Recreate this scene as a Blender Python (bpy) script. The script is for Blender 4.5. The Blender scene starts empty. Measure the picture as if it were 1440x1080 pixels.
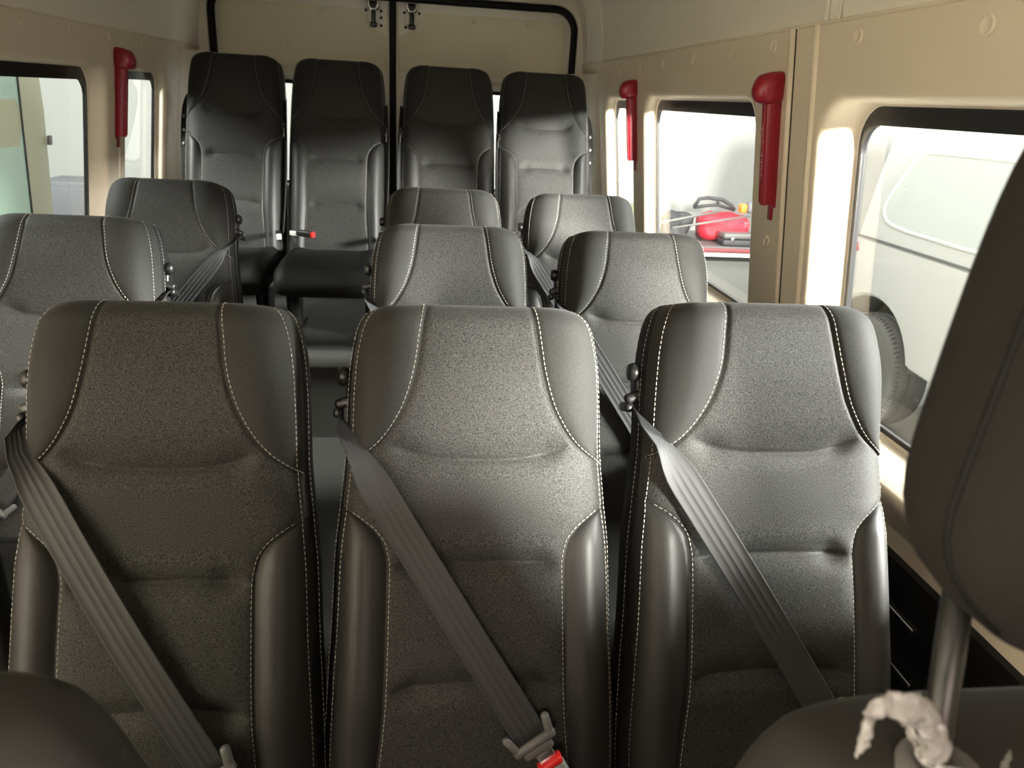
import bpy, bmesh, math, random
from mathutils import Vector, Matrix, noise
random.seed(7)
PI = math.pi
sc = bpy.context.scene
COL = sc.collection
GROUND = 2.0            # everything below is laid out from eye height; lifted so the hall ground is z = 0

# ------------------------------------------------------------------ materials
def mat(name, col, rough=0.5, metal=0.0, spec=0.5, bump=None, var=None, sheen=0.0, coat=0.0):
    m = bpy.data.materials.new(name); m.use_nodes = True
    nt = m.node_tree; b = nt.nodes['Principled BSDF']
    b.inputs['Base Color'].default_value = (*col, 1)
    b.inputs['Roughness'].default_value = rough
    b.inputs['Metallic'].default_value = metal
    b.inputs['Specular IOR Level'].default_value = spec
    if sheen:
        b.inputs['Sheen Weight'].default_value = sheen
        b.inputs['Sheen Roughness'].default_value = 0.4
    if coat: b.inputs['Coat Weight'].default_value = coat
    if bump or var:
        tc = nt.nodes.new('ShaderNodeTexCoord')
    if bump:
        sca, stre, dist = bump
        n = nt.nodes.new('ShaderNodeTexNoise'); n.inputs['Scale'].default_value = sca; n.inputs['Detail'].default_value = 3
        nt.links.new(tc.outputs['Object'], n.inputs['Vector'])
        bp = nt.nodes.new('ShaderNodeBump'); bp.inputs['Strength'].default_value = stre; bp.inputs['Distance'].default_value = dist
        nt.links.new(n.outputs['Fac'], bp.inputs['Height']); nt.links.new(bp.outputs['Normal'], b.inputs['Normal'])
    if var:
        sca, c1, c2, lo, hi = var
        n2 = nt.nodes.new('ShaderNodeTexNoise'); n2.inputs['Scale'].default_value = sca; n2.inputs['Detail'].default_value = 2
        nt.links.new(tc.outputs['Object'], n2.inputs['Vector'])
        r = nt.nodes.new('ShaderNodeValToRGB')
        r.color_ramp.elements[0].position = lo; r.color_ramp.elements[0].color = (*c1, 1)
        r.color_ramp.elements[1].position = hi; r.color_ramp.elements[1].color = (*c2, 1)
        nt.links.new(n2.outputs['Fac'], r.inputs['Fac']); nt.links.new(r.outputs['Color'], b.inputs['Base Color'])
    return m

M = {}
M['fabric'] = mat('charcoal_woven_fabric', (.032,.032,.03), .6, spec=.22, bump=(900, .5, .0008), var=(620, (.008,.008,.0077), (.052,.051,.049), .36, .66), sheen=.05)
M['leather'] = mat('black_leatherette', (.019,.0186,.018), .50, spec=.38, bump=(420, .25, .0005))
M['wing'] = mat('charcoal_fine_knit', (.027,.027,.026), .70, spec=.20, bump=(1100, .3, .0005), var=(900, (.015,.015,.0146), (.030,.0297,.0285), .35, .65), sheen=.05)
M['gusset'] = mat('black_side_cloth', (.013,.013,.013), .6, spec=.2)
M['thread'] = mat('white_thread', (.40,.385,.35), .7)
M['web'] = mat('grey_webbing', (.033,.034,.036), .55, spec=.3)
M['plastic'] = mat('black_plastic', (.012,.012,.012), .35)
M['satin'] = mat('dark_grey_plastic', (.10,.10,.10), .4)
M['buckle'] = mat('grey_buckle_cover', (.22,.22,.22), .42)
M['red'] = mat('red_release_plastic', (.62,.02,.02), .35)
M['hammer'] = mat('crimson_plastic', (.26,.006,.018), .33)
M['white_pl'] = mat('white_plastic', (.80,.80,.78), .4)
M['chrome'] = mat('bright_metal', (.75,.75,.74), .22, metal=1)
M['steel'] = mat('painted_frame_metal', (.16,.16,.155), .45, metal=.3)
M['cream'] = mat('cream_trim_panel', (.72,.632,.50), .48, spec=.4, bump=(160, .12, .0015))
M['upper'] = mat('grey_beige_liner', (.78,.74,.65), .5, bump=(90, .1, .001))
M['ceil'] = mat('ceiling_liner', (.66,.63,.55), .6)
M['doorpaint'] = mat('pale_door_paint', (.85,.82,.73), .4)
M['doorpanel'] = mat('tan_door_trim', (.74,.70,.54), .6)
M['rubber'] = mat('black_rubber_seal', (.006,.006,.006), .6, spec=.2)
M['frit'] = mat('black_glass_border', (.006,.006,.007), .3)
M['lower'] = mat('black_lower_trim', (.006,.006,.006), .4)
M['floor'] = mat('dark_grey_vinyl', (.085,.085,.078), .5, bump=(300, .2, .001), var=(500, (.03,.03,.028), (.075,.075,.069), .35, .65))
M['step'] = mat('grey_step_edge', (.10,.10,.092), .4)
M['hall'] = mat('white_hall_wall', (.32,.325,.31), .7)
M['concrete'] = mat('pale_concrete', (.32,.33,.31), .6, bump=(40, .1, .002), var=(3, (.28,.29,.27), (.36,.37,.35), .3, .7))
M['truck'] = mat('white_car_paint', (.43,.435,.42), .3, coat=.3)
M['truckdark'] = mat('canopy_tinted_window', (.38,.405,.39), .15)
M['tyre'] = mat('grey_black_tyre', (.13,.13,.125), .6)
M['liner'] = mat('arch_liner', (.20,.20,.17), .7)
M['van'] = mat('beige_vehicle_paint', (.21,.21,.135), .45)
M['vanglass'] = mat('green_tinted_glass', (.19,.28,.235), .2)
M['bench'] = mat('bench_top', (.09,.085,.085), .5)
M['benchred'] = mat('bench_red_edge', (.16,.03,.035), .5)
M['benchbody'] = mat('bench_grey_body', (.085,.09,.085), .6)
M['bagred'] = mat('red_nylon', (.48,.012,.03), .6)
M['bagblk'] = mat('black_nylon', (.03,.03,.035), .6)
M['orange'] = mat('orange_plastic', (.9,.22,.03), .4)
M['olive'] = mat('olive_canvas', (.22,.23,.14), .8)
M['cabinet'] = mat('grey_cabinet', (.13,.135,.15), .5)
M['frontfab'] = mat('front_seat_cloth', (.050,.046,.044), .8, spec=.25, bump=(700, .2, .0004), var=(500, (.014,.012,.0112), (.018,.0158,.0147), .35, .65))
M['frontlea'] = mat('front_seat_leatherette', (.048,.048,.046), .65, spec=.22, bump=(350, .2, .0006), var=(45, (.030,.0285,.027), (.055,.053,.051), .66, .80))
M['film'] = mat('torn_clear_film', (.36,.355,.35), .22)
M['collar'] = mat('grey_post_collar', (.13,.125,.125), .4)

def glass_mat(name, tint=(1,1,1), refl=.05):
    m = bpy.data.materials.new(name); m.use_nodes = True; nt = m.node_tree
    for n in list(nt.nodes): nt.nodes.remove(n)
    out = nt.nodes.new('ShaderNodeOutputMaterial'); mx = nt.nodes.new('ShaderNodeMixShader')
    tr = nt.nodes.new('ShaderNodeBsdfTransparent'); tr.inputs['Color'].default_value = (*tint, 1)
    gl = nt.nodes.new('ShaderNodeBsdfGlossy'); gl.inputs['Roughness'].default_value = .01
    lw = nt.nodes.new('ShaderNodeLayerWeight'); lw.inputs['Blend'].default_value = .5
    pw = nt.nodes.new('ShaderNodeMath'); pw.operation = 'POWER'; pw.inputs[1].default_value = 5
    ma = nt.nodes.new('ShaderNodeMath'); ma.operation = 'MULTIPLY_ADD'; ma.inputs[1].default_value = .80; ma.inputs[2].default_value = refl
    nt.links.new(lw.outputs['Facing'], pw.inputs[0]); nt.links.new(pw.outputs[0], ma.inputs[0])
    nt.links.new(ma.outputs[0], mx.inputs['Fac'])
    nt.links.new(tr.outputs[0], mx.inputs[1]); nt.links.new(gl.outputs[0], mx.inputs[2])
    nt.links.new(mx.outputs[0], out.inputs['Surface'])
    return m
M['glass'] = glass_mat('window_glass', (.96,.985,.96))

# ------------------------------------------------------------------ helpers
def link(name, bm, mats, parent=None, smooth=True, weld=1e-6):
    if weld: bmesh.ops.remove_doubles(bm, verts=bm.verts, dist=weld)
    me = bpy.data.meshes.new(name); bm.to_mesh(me); bm.free()
    for k in (mats if isinstance(mats, (list, tuple)) else [mats]): me.materials.append(M[k])
    if smooth:
        for p in me.polygons: p.use_smooth = True
    return put(name, me, parent)
def put(name, me, parent=None):
    o = bpy.data.objects.new(name, me); COL.objects.link(o)
    if parent: o.parent = parent
    return o
def empty(name, loc=(0,0,0), rz=0):
    o = bpy.data.objects.new(name, None); COL.objects.link(o); o.location = loc; o.rotation_euler = (0,0,rz)
    o.empty_display_size = .05
    return o
def tag(o, label, cat, group=None):
    o['label'] = label; o['category'] = cat
    if group: o['group'] = group
    return o
def structure(o): o['kind'] = 'structure'; return o
def sharp(o, deg=40):
    me = o.data
    try: me.set_sharp_from_angle(angle=math.radians(deg))
    except Exception: pass
    return o
def grid(bm, rows, close=False, flip=False):
    vs = [[bm.verts.new(p) for p in r] for r in rows]
    for i in range(len(vs)-1):
        n = len(vs[i])
        for j in range(n if close else n-1):
            k = (j+1) % n
            q = [vs[i][j], vs[i][k], vs[i+1][k], vs[i+1][j]]
            if flip: q.reverse()
            try: bm.faces.new(q)
            except ValueError: pass
    return vs
def rbox(bm, size, loc=(0,0,0), r=.01, seg=3, rot=None):
    b = bmesh.new(); bmesh.ops.create_cube(b, size=1)
    bmesh.ops.scale(b, vec=size, verts=b.verts)
    if r > 0: bmesh.ops.bevel(b, geom=list(b.edges), offset=min(r, min(size)*.49), segments=seg, profile=.5, affect='EDGES')
    if rot is not None: bmesh.ops.transform(b, matrix=rot, verts=b.verts)
    bmesh.ops.translate(b, vec=loc, verts=b.verts)
    merge(bm, b)
def merge(bm, b):
    me = bpy.data.meshes.new('tmp'); b.to_mesh(me); b.free(); bm.from_mesh(me); bpy.data.meshes.remove(me)
def tube(bm, pts, r, seg=10, cap=True):
    pts = [Vector(p) for p in pts]; rows = []
    up = Vector((0,0,1)); prev = None
    for i, p in enumerate(pts):
        t = (pts[min(i+1, len(pts)-1)] - pts[max(i-1, 0)]).normalized()
        a = (prev - t*prev.dot(t)) if prev else t.orthogonal()
        a.normalize(); b = t.cross(a); prev = a
        rr = r[i] if isinstance(r, (list, tuple)) else r
        rows.append([p + (a*math.cos(2*PI*k/seg) + b*math.sin(2*PI*k/seg))*rr for k in range(seg)])
    vs = grid(bm, rows, close=True)
    if cap:
        bm.faces.new(list(reversed(vs[0]))); bm.faces.new(vs[-1])
def rev(bm, prof, axis='Z', loc=(0,0,0), seg=24, rot=None):
    rows = []
    for r, h in prof:
        rows.append([Vector((r*math.cos(2*PI*k/seg), r*math.sin(2*PI*k/seg), h)) for k in range(seg)])
    b = bmesh.new(); grid(b, rows, close=True)
    bmesh.ops.remove_doubles(b, verts=b.verts, dist=1e-6)
    if rot is not None: bmesh.ops.transform(b, matrix=rot, verts=b.verts)
    bmesh.ops.translate(b, vec=loc, verts=b.verts); bmesh.ops.recalc_face_normals(b, faces=b.faces); merge(bm, b)
def prism(bm, poly, vec, r=0, seg=2):
    b = bmesh.new(); vec = Vector(vec)
    f = b.faces.new([b.verts.new(p) for p in poly])
    g = bmesh.ops.extrude_face_region(b, geom=[f])
    bmesh.ops.translate(b, vec=vec, verts=[v for v in g['geom'] if isinstance(v, bmesh.types.BMVert)])
    bmesh.ops.recalc_face_normals(b, faces=b.faces)
    if r: bmesh.ops.bevel(b, geom=list(b.edges), offset=r, segments=seg, affect='EDGES', clamp_overlap=True)
    merge(bm, b)
def interp(tab):
    xs = [t[0] for t in tab]; ys = [t[1] for t in tab]; n = len(xs)
    d = [(ys[i+1]-ys[i])/(xs[i+1]-xs[i]) for i in range(n-1)]
    m = [d[0]] + [0 if d[i-1]*d[i] <= 0 else 2*d[i-1]*d[i]/(d[i-1]+d[i]) for i in range(1, n-1)] + [d[-1]]
    def f(x):
        if x <= xs[0]: return ys[0]
        if x >= xs[-1]: return ys[-1]
        i = max(k for k in range(n-1) if xs[k] <= x); h = xs[i+1]-xs[i]; t = (x-xs[i])/h
        return ((2*t**3-3*t*t+1)*ys[i] + (t**3-2*t*t+t)*h*m[i] + (-2*t**3+3*t*t)*ys[i+1] + (t**3-t*t)*h*m[i+1])
    return f

# ------------------------------------------------------------------ passenger seat
LB = .76; W0, RR = .722, .038                      # back length, start and radius of the top roll
HW = interp([(0,.208),(.09,.211),(.21,.207),(.30,.202),(.40,.198),(.47,.191),(.55,.184),(.62,.182),(.67,.179),(.71,.173),(.735,.166),(.75,.158),(.76,.146)])
DC = interp([(0,.050),(.12,.056),(.23,.064),(.33,.060),(.45,.050),(.54,.050),(.60,.060),(.66,.066),(.722,.058),(.76,.05)])
WS = interp([(.527,.1865),(.538,.170),(.563,.138),(.59,.117),(.626,.099),(.675,.086),(.72,.080),(.76,.074)])
BS = interp([(0,.143),(.085,.140),(.16,.133),(.21,.1295),(.31,.1275),(.388,.1265),(.42,.132),(.44,.145),(.456,.165),(.470,.1915)])
CR = [(lambda u: .540 + .024*(min(abs(u),.13)/.13)**3.2, .0075, .128),
      (lambda u: .394 - .009*(min(abs(u),.135)/.135)**3, .0115, .118),
      (lambda u: .227 - .018*(min(abs(u),.135)/.135)**2.6, .0120, .120)]
def bump(u, w):
    a = abs(u); h = 0
    # bolsters and wings swell, the centre is quilted between the pull lines
    if w < .50:
        k = min(1, max(0, (.475-w)/.06)); k = k*k*(3-2*k)
        h += .013*k*math.exp(-((a-.170)/.030)**2)
        s = BS(w)
        if w < .47: h -= .0045*math.exp(-((a-s)/.0045)**2) + .004*math.exp(-((a-s)/.016)**2)
    if w > .527:
        s = WS(w); h -= .0030*math.exp(-((a-s)/.0040)**2)
        if a > s: h += .007*math.sin(PI*min(1,(a-s)/max(.01, HW(w)-s)))
    for cf, dep, half in CR:
        if a < half+.01:
            dw = w - cf(u); m = 1/(1+math.exp((a-half+.006)/.004))
            dim = math.exp(-((a-half+.032)/.016)**2)
            h -= m*(dep*(.55+.5*dim)*math.exp(-(dw/.016)**2) + .0035*math.exp(-(dw/.0032)**2))
    return h
def surf(u, w, th=0):
    ww = w + RR*math.sin(th)
    hw = HW(min(ww, .76)); t = min(1, abs(u)/hw)
    e = max(0, 1 - t**8)**.6
    d = DC(w)*e + bump(u, ww if th == 0 else min(ww, .76))*(.35+.65*e)
    if th > 0:
        d -= RR*(1-math.cos(th))
        ww = w + RR*math.sin(th)*(1-.10*t**4)
    return Vector((u, -d, ww))
ROWS = []
_w = 0
while _w < W0:
    ROWS.append((_w, 0)); near = min(abs(_w-x) for x in (.394,.222,.548,.53,.462))
    _w += .003 if near < .014 else (.006 if near < .03 else .011)
for k in range(0, 14): ROWS.append((W0, math.radians(k*12)))
def rw(r): return r[0] + RR*math.sin(r[1])
def rhw(r):
    return HW(min(rw(r), .76)) if r[1] < PI/2 else HW(.76)
def make_back_meshes():
    out = {}
    # centre panel
    bm = bmesh.new(); rows = []
    fr = [math.sin(PI/2*(-1+2*i/42)) for i in range(43)]
    for r in ROWS:
        w = rw(r)
        if r[1] >= PI/2: s = WS(.76)
        elif w < .470: s = BS(w)
        elif w > .527: s = WS(w)
        else: s = HW(w)
        rows.append([surf(f*s, *r) for f in fr])
    grid(bm, rows); out['centre'] = bm
    for nm, lo, hi, fn in (('wing', .527, 9, WS), ('bolster', -1, .470, BS)):
        for sg in (-1, 1):
            bm = bmesh.new(); rows = []
            rs = [r for r in ROWS if lo < rw(r) < hi or r[1] > 0 and nm == 'wing']
            rs = ([(.527, 0)] + rs) if nm == 'wing' else (rs + [(.470, 0)])
            for r in rs:
                w = rw(r); hw = rhw(r); s = min(fn(.76) if r[1] >= PI/2 else fn(w), hw)
                rows.append([surf(sg*(s + (hw-s)*(1-math.cos(PI*i/12))/2), *r) for i in range(13)])
            grid(bm, rows, flip=(sg < 0)); out[nm+('L' if sg < 0 else 'R')] = bm
    # side gusset and back board
    bm = bmesh.new(); rows = []
    for r in ROWS:
        hw = rhw(r); e = surf(hw, *r); y0 = e.y; wz = e.z
        yb = max(.075, y0+.006)
        side = [(hw, y0), (hw+.004, y0+.010), (hw+.004, min(.05, yb-.01) if y0 < .03 else y0+.012), (hw-.004, yb), (hw-.03, yb+.012)]
        p = [Vector((u, y, wz)) for u, y in side]
        bk = [Vector(((hw-.03)*math.cos(PI*i/8), yb+.012+.012*math.sin(PI*i/8), wz)) for i in range(1, 8)]
        q = [Vector((-v.x, v.y, v.z)) for v in reversed(p)]
        rows.append(p + bk + q)
    vs = grid(bm, rows, flip=True)
    # top of the back, from the front roll to the back board
    rows = []
    for i in range(31):
        u = HW(.76)*(-1+2*i/30); p0 = surf(u, W0, math.radians(84)); p1 = Vector((u*.97, .088, p0.z-.006))
        rows.append([p0.lerp(p1, j/6) + Vector((0,0,.005*math.sin(PI*j/6))) for j in range(7)])
    grid(bm, rows)
    out['shell'] = bm
    # stitching
    def dash_line(fn, n=4000, L=.0050, G=.0020, rad=.0006):
        pts = [fn(i/n) for i in range(n+1)]; acc = 0; on = True; start = pts[0]
        for i in range(1, n+1):
            acc += (pts[i]-pts[i-1]).length
            if on and acc >= L:
                a, b = start, pts[i]; t = (b-a).normalized(); x = t.orthogonal().normalized(); y = t.cross(x)
                ring = [(-.5, .3), (-.3, 1), (.3, 1), (.5, .3)]
                mid = (a+b)/2; ll = (b-a).length
                grid(bm, [[mid + t*ll*q + (x*math.cos(PI/2*k)+y*math.sin(PI/2*k))*rad*s for k in range(4)] for q, s in ring], close=True)
                acc = 0; on = False
            elif not on and acc >= G: acc = 0; on = True; start = pts[i]
    up = .0006
    def roll(x, lo):           # 0..1 -> (w, theta) from lo to over the top
        tot = (W0-lo) + RR*2.1; d = x*tot
        return (lo+d, 0) if lo+d < W0 else (W0, (d-(W0-lo))/RR)
    for sg in (-1, 1):
        bm = bmesh.new()
        def wl(x):
            r = roll(x, .530); w = rw(r); s = (WS(w) if r[1] < PI/2 else WS(.76)) + .0045
            p = surf(sg*min(s, rhw(r)-.002), *r); p.y -= up if r[1] < .8 else 0; p.z += up if r[1] >= .8 else 0; return p
        dash_line(wl, 900)
        def bl(x):
            w = .002 + x*.464; s = BS(w)-.0045; p = surf(sg*s, w); p.y -= up; return p
        dash_line(bl, 900)
        for off, gy in ((.007, 0), (0, .0085)):
            def el(x):
                r = roll(x, .004); hw = rhw(r)
                if off: p = surf(sg*(hw-off), *r); p.y -= up; return p
                p = surf(sg*hw, *r); p.y += gy; p.x += sg*.0048; return p
            dash_line(el, 1500)
        out['stitch'+('L' if sg < 0 else 'R')] = bm
    return out
def to_mesh(name, bm, mats):
    bmesh.ops.remove_doubles(bm, verts=bm.verts, dist=1e-6)
    me = bpy.data.meshes.new(name); bm.to_mesh(me); bm.free()
    for k in (mats if isinstance(mats, (list, tuple)) else [mats]): me.materials.append(M[k])
    for p in me.polygons: p.use_smooth = True
    return me
def back_set():
    b = make_back_meshes(); S = {'centre': to_mesh('backrest', b['centre'], 'fabric'), 'shell': to_mesh('back_shell', b['shell'], 'gusset')}
    for k in ('stitchL','stitchR'): S[k] = to_mesh('stitching', b[k], 'thread')
    for k in ('wingL','wingR'): S[k] = to_mesh('head_wing', b[k], 'wing')
    for k in ('bolsterL','bolsterR'): S[k] = to_mesh('side_bolster', b[k], 'leather')
    return S
SM = back_set()
_HW, _WS, _BS = HW, WS, BS
HW = interp([(0,.208),(.09,.211),(.21,.210),(.40,.209),(.55,.205),(.65,.200),(.71,.193),(.735,.187),(.75,.180),(.76,.166)])
WS = lambda w: _WS(w)*HW(w)/_HW(w) if w < .68 else _WS(w)*1.1
BS = lambda w: _BS(w)*HW(w)/_HW(w)
RSET = back_set()
HW, WS, BS = _HW, _WS, _BS

def cushion_mesh():
    bm = bmesh.new(); rows = []
    n, mth = 40, 26
    # closed rounded slab, swept front to back; x across, y forward(-), z up
    prof = []
    for j in range(mth+1):
        y = .03 - .45*j/mth
        f = j/mth
        top = .005 + .012*math.sin(PI*min(1, f*1.1)) - (.055*((f-.86)/.14)**2 if f > .86 else 0)
        bot = -.115 + (.02*((f-.86)/.14)**2 if f > .86 else 0)
        hw = .207 - (.018*((f-.86)/.14)**2 if f > .86 else 0)
        r = []
        for i in range(n):
            a = 2*PI*i/n; ca, sa = math.cos(a), math.sin(a)
            x = hw*math.copysign(abs(ca)**.35, ca); zz = math.copysign(abs(sa)**.45, sa)
            z = (top+bot)/2 + (top-bot)/2*zz
            if sa > 0: z += .014*math.exp(-((abs(x)-.165)/.03)**2)
            r.append(Vector((x, y, z)))
        rows.append(r)
    vs = grid(bm, rows, close=True, flip=True)
    bm.faces.new(vs[0]); bm.faces.new(list(reversed(vs[-1])))
    bmesh.ops.recalc_face_normals(bm, faces=bm.faces)
    return to_mesh('seat_cushion', bm, 'gusset')
SM['cushion'] = cushion_mesh()
def cushion_top():
    bm = bmesh.new(); rows = []
    for j in range(21):
        y = .02 - .385*j/20; f = (.03-y)/.45
        top = .005 + .012*math.sin(PI*min(1, f*1.1)) - (.055*((f-.86)/.14)**2 if f > .86 else 0)
        rows.append([Vector((x*.135, y, top+.0025 - .006*(x*x)**3 - .004*math.exp(-((f-.5)/.03)**2))) for x in [k/10 for k in range(-10, 11)]])
    grid(bm, rows, flip=True)
    return to_mesh('cushion_panel', bm, 'fabric')
SM['cushtop'] = cushion_top()
def leg_mesh(h):
    bm = bmesh.new()
    prism(bm, [(0,-.02,h),(0,-.33,h),(0,-.30,h-.03),(0,-.27,.03),(0,-.36,.015),(0,-.36,0),(0,.04,0),(0,.04,.015),(0,-.10,.03),(0,-.06,h-.04)], (.035,0,0), r=.004)
    bmesh.ops.translate(bm, vec=(-.0175,0,0), verts=bm.verts)
    me = to_mesh('leg', bm, 'plastic')
    return me
SM['leg'] = {}
def guide_mesh(sg):      # belt guide on the shoulder side of the back, local to the back
    bm = bmesh.new()
    rbox(bm, (.020,.034,.050), (sg*.193,.030,.640), .008)
    rbox(bm, (.034,.020,.016), (sg*.202,.014,.618), .006, rot=Matrix.Rotation(sg*.35, 4, 'Y'))
    rbox(bm, (.012,.046,.014), (sg*.214,.022,.602), .005)
    rev(bm, [(0,-.008),(.012,-.008),(.015,0),(.012,.008),(0,.009)], loc=(sg*.206,.012,.655), rot=Matrix.Rotation(PI/2, 4, 'Y'), seg=16)
    bmesh.ops.translate(bm, vec=(-sg*.012,.006,0), verts=bm.verts)
    return to_mesh('belt_guide', bm, 'plastic')
SM['guide'] = {-1: guide_mesh(-1), 1: guide_mesh(1)}
def ribbon(bm, pts, wid, thick=.0014):
    # pts: (centre, half-width vector); striped by shallow ridges
    prof = [-1,-.93,-.86,-.5,-.42,-.34,-.06,0,.06,.34,.42,.5,.86,.93,1]
    rid  = [.0004,.0008,0,0,.0007,0,0,.0007,0,0,.0007,0,0,.0008,.0004]
    n = len(pts); rows = []
    for i, (c, hv) in enumerate(pts):
        c = Vector(c); hv = Vector(hv); t = (Vector(pts[min(i+1,n-1)][0]) - Vector(pts[max(i-1,0)][0])).normalized()
        nr = t.cross(hv).normalized()
        if nr.y > 0: nr = -nr
        top = [c + hv*s + nr*(thick/2+h) for s, h in zip(prof, rid)]
        bot = [c + hv*s - nr*(thick/2) for s in (1, 0, -1)]
        rows.append(top + bot)
    vs = grid(bm, rows, close=True)
    bm.faces.new(vs[0]); bm.faces.new(list(reversed(vs[-1])))
    bmesh.ops.recalc_face_normals(bm, faces=bm.faces)
def diag_belt(sg, end=None):
    end = end or ((.079,.152) if sg < 0 else (.122,.140))
    # sg=-1: from the left shoulder down to the right hip (as seen from the front)
    a = Vector((sg*.204, .004, .600)); b = Vector((-sg*end[0], -.080, end[1]))
    pts = []; N = 26
    k1 = Vector((sg*.176, -.050, .560))
    path = [Vector((sg*.197,.034,.612)), Vector((sg*.197,.010,.602)), Vector((sg*.194,-.022,.585))]
    for i in range(N+1):
        t = i/N; p = k1.lerp(b, t); p.y -= .012*math.sin(PI*t); path.append(p)
    dirv = (b-k1).normalized(); flat = dirv.cross(Vector((0,-1,0))).normalized()*.0235
    if flat.x < 0: flat = -flat
    side = Vector((0,.0235,.006)) if sg < 0 else Vector((0,-.0235,-.006))
    mid = Vector((-sg*0+.006*0, .018, .018))
    for i, p in enumerate(path):
        t = min(1, max(0, (i-0)/7)); t = t*t*(3-2*t)
        h = side.lerp(flat, t); h = h.normalized()*(.0235*(.62+.38*abs(2*t-1)) if t < 1 else .0235)
        pts.append((p, h))
    bm = bmesh.new(); ribbon(bm, pts, .0235)
    me = to_mesh('seat_belt', bm, 'web')
    return me, b, dirv, flat.normalized()
def frame_to(dirv, across):
    x = across.normalized(); z = (-dirv).normalized(); y = z.cross(x).normalized()
    return Matrix((x, y, z)).transposed().to_4x4()
def tongue_mesh(b, dirv, across):
    F = Matrix.Translation(b) @ frame_to(dirv, across)      # local x across the belt, z back up the belt
    bm = bmesh.new()
    rbox(bm, (.066,.014,.014), (0,0,-.004), .005)
    for s in (-1,1): rbox(bm, (.012,.014,.030), (s*.029,0,.010), .005, rot=Matrix.Rotation(s*.25,4,'Y'))
    rbox(bm, (.046,.010,.016), (0,0,-.014), .004)
    bmesh.ops.transform(bm, matrix=F, verts=bm.verts)
    t = to_mesh('belt_tongue', bm, 'satin')
    bm = bmesh.new(); rbox(bm, (.026,.003,.030), (.004,0,-.028), .001)
    bmesh.ops.transform(bm, matrix=F, verts=bm.verts)
    return t, to_mesh('metal_plate', bm, 'chrome')
def buckle_mesh(b, dirv, across):
    F = Matrix.Translation(b + dirv*.036) @ frame_to((dirv+Vector((0,.15,-.1))).normalized(), across)
    bm = bmesh.new()
    rbox(bm, (.038,.022,.080), (.004,0,-.046), .006)
    rbox(bm, (.022,.010,.14), (.004,.004,-.14), .003)
    bmesh.ops.transform(bm, matrix=F, verts=bm.verts); k = to_mesh('belt_buckle', bm, 'buckle')
    bm = bmesh.new(); rbox(bm, (.037,.020,.010), (.004,-.001,-.003), .003)
    bmesh.ops.transform(bm, matrix=F, verts=bm.verts); r = to_mesh('release_button', bm, 'red')
    return k, r
def hang_belt(sg):
    # parked belt hanging from the guide straight down beside the bolster
    bm = bmesh.new(); pts = []
    for i in range(24):
        t = i/23; w = .612 - .50*t
        pts.append((Vector((sg*(.207+.010*math.sin(PI*t)), .012-.045*math.sin(PI*min(1,t*1.6)*.5), w)), Vector((.010,.0205,0)) if sg < 0 else Vector((.010,-.0205,0))))
    ribbon(bm, pts, .0235); me = to_mesh('seat_belt', bm, 'web')
    p = Vector((sg*.212,-.030,.500))
    bm = bmesh.new(); rbox(bm, (.014,.052,.016), p, .005, rot=None); rbox(bm, (.012,.040,.012), p+Vector((0,-.002,.012)), .004)
    t = to_mesh('belt_tongue', bm, 'plastic')
    bm = bmesh.new(); rbox(bm, (.004,.024,.034), p+Vector((sg*.002,-.012,-.020)), .001, rot=None)
    return me, t, to_mesh('metal_plate', bm, 'chrome')
BELT = {}
for sg in (-1, 1):
    me, b, dv, ac = diag_belt(sg)
    t, pl = tongue_mesh(b, dv, ac); k, r = buckle_mesh(b, dv, ac)
    BELT[('diag', sg)] = (me, t, pl, k, r)
    BELT[('hang', sg)] = hang_belt(sg)
def loose_buckle():
    bm = bmesh.new(); rbox(bm, (.024,.078,.026), (0,-.115,.118), .006, rot=None)
    bm2 = bmesh.new(); rbox(bm2, (.022,.014,.024), (0,-.160,.118), .004)
    bm3 = bmesh.new(); rbox(bm3, (.006,.050,.020), (0,-.060,.112), .002)
    return to_mesh('belt_buckle', bm, 'plastic'), to_mesh('release_button', bm2, 'red'), to_mesh('buckle_stalk', bm3, 'white_pl')
LBK = loose_buckle()
WHITE_BTN = LBK[1].copy(); WHITE_BTN.materials[0] = M['white_pl']
def bracket_mesh(sg):
    bm = bmesh.new(); pts = []
    prof = [(.170,.18),(.222,.18),(.240,.35),(.243,.50),(.238,.575),(.226,.615),(.205,.635),(.170,.64)]
    prism(bm, [(sg*u,.030,w) for u, w in prof], (0,.045,0), r=.006)
    bm2 = bmesh.new()
    for w in (.44,.49,.54): rev(bm2, [(0,.004),(.006,.004),(.007,0),(.007,-.004)], loc=(sg*.226,.028,w), rot=Matrix.Rotation(PI/2,4,'X'), seg=10)
    return to_mesh('side_bracket', bm, 'plastic'), to_mesh('bolt', bm2, 'steel')
BRK = {s: bracket_mesh(s) for s in (-1,1)}

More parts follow.
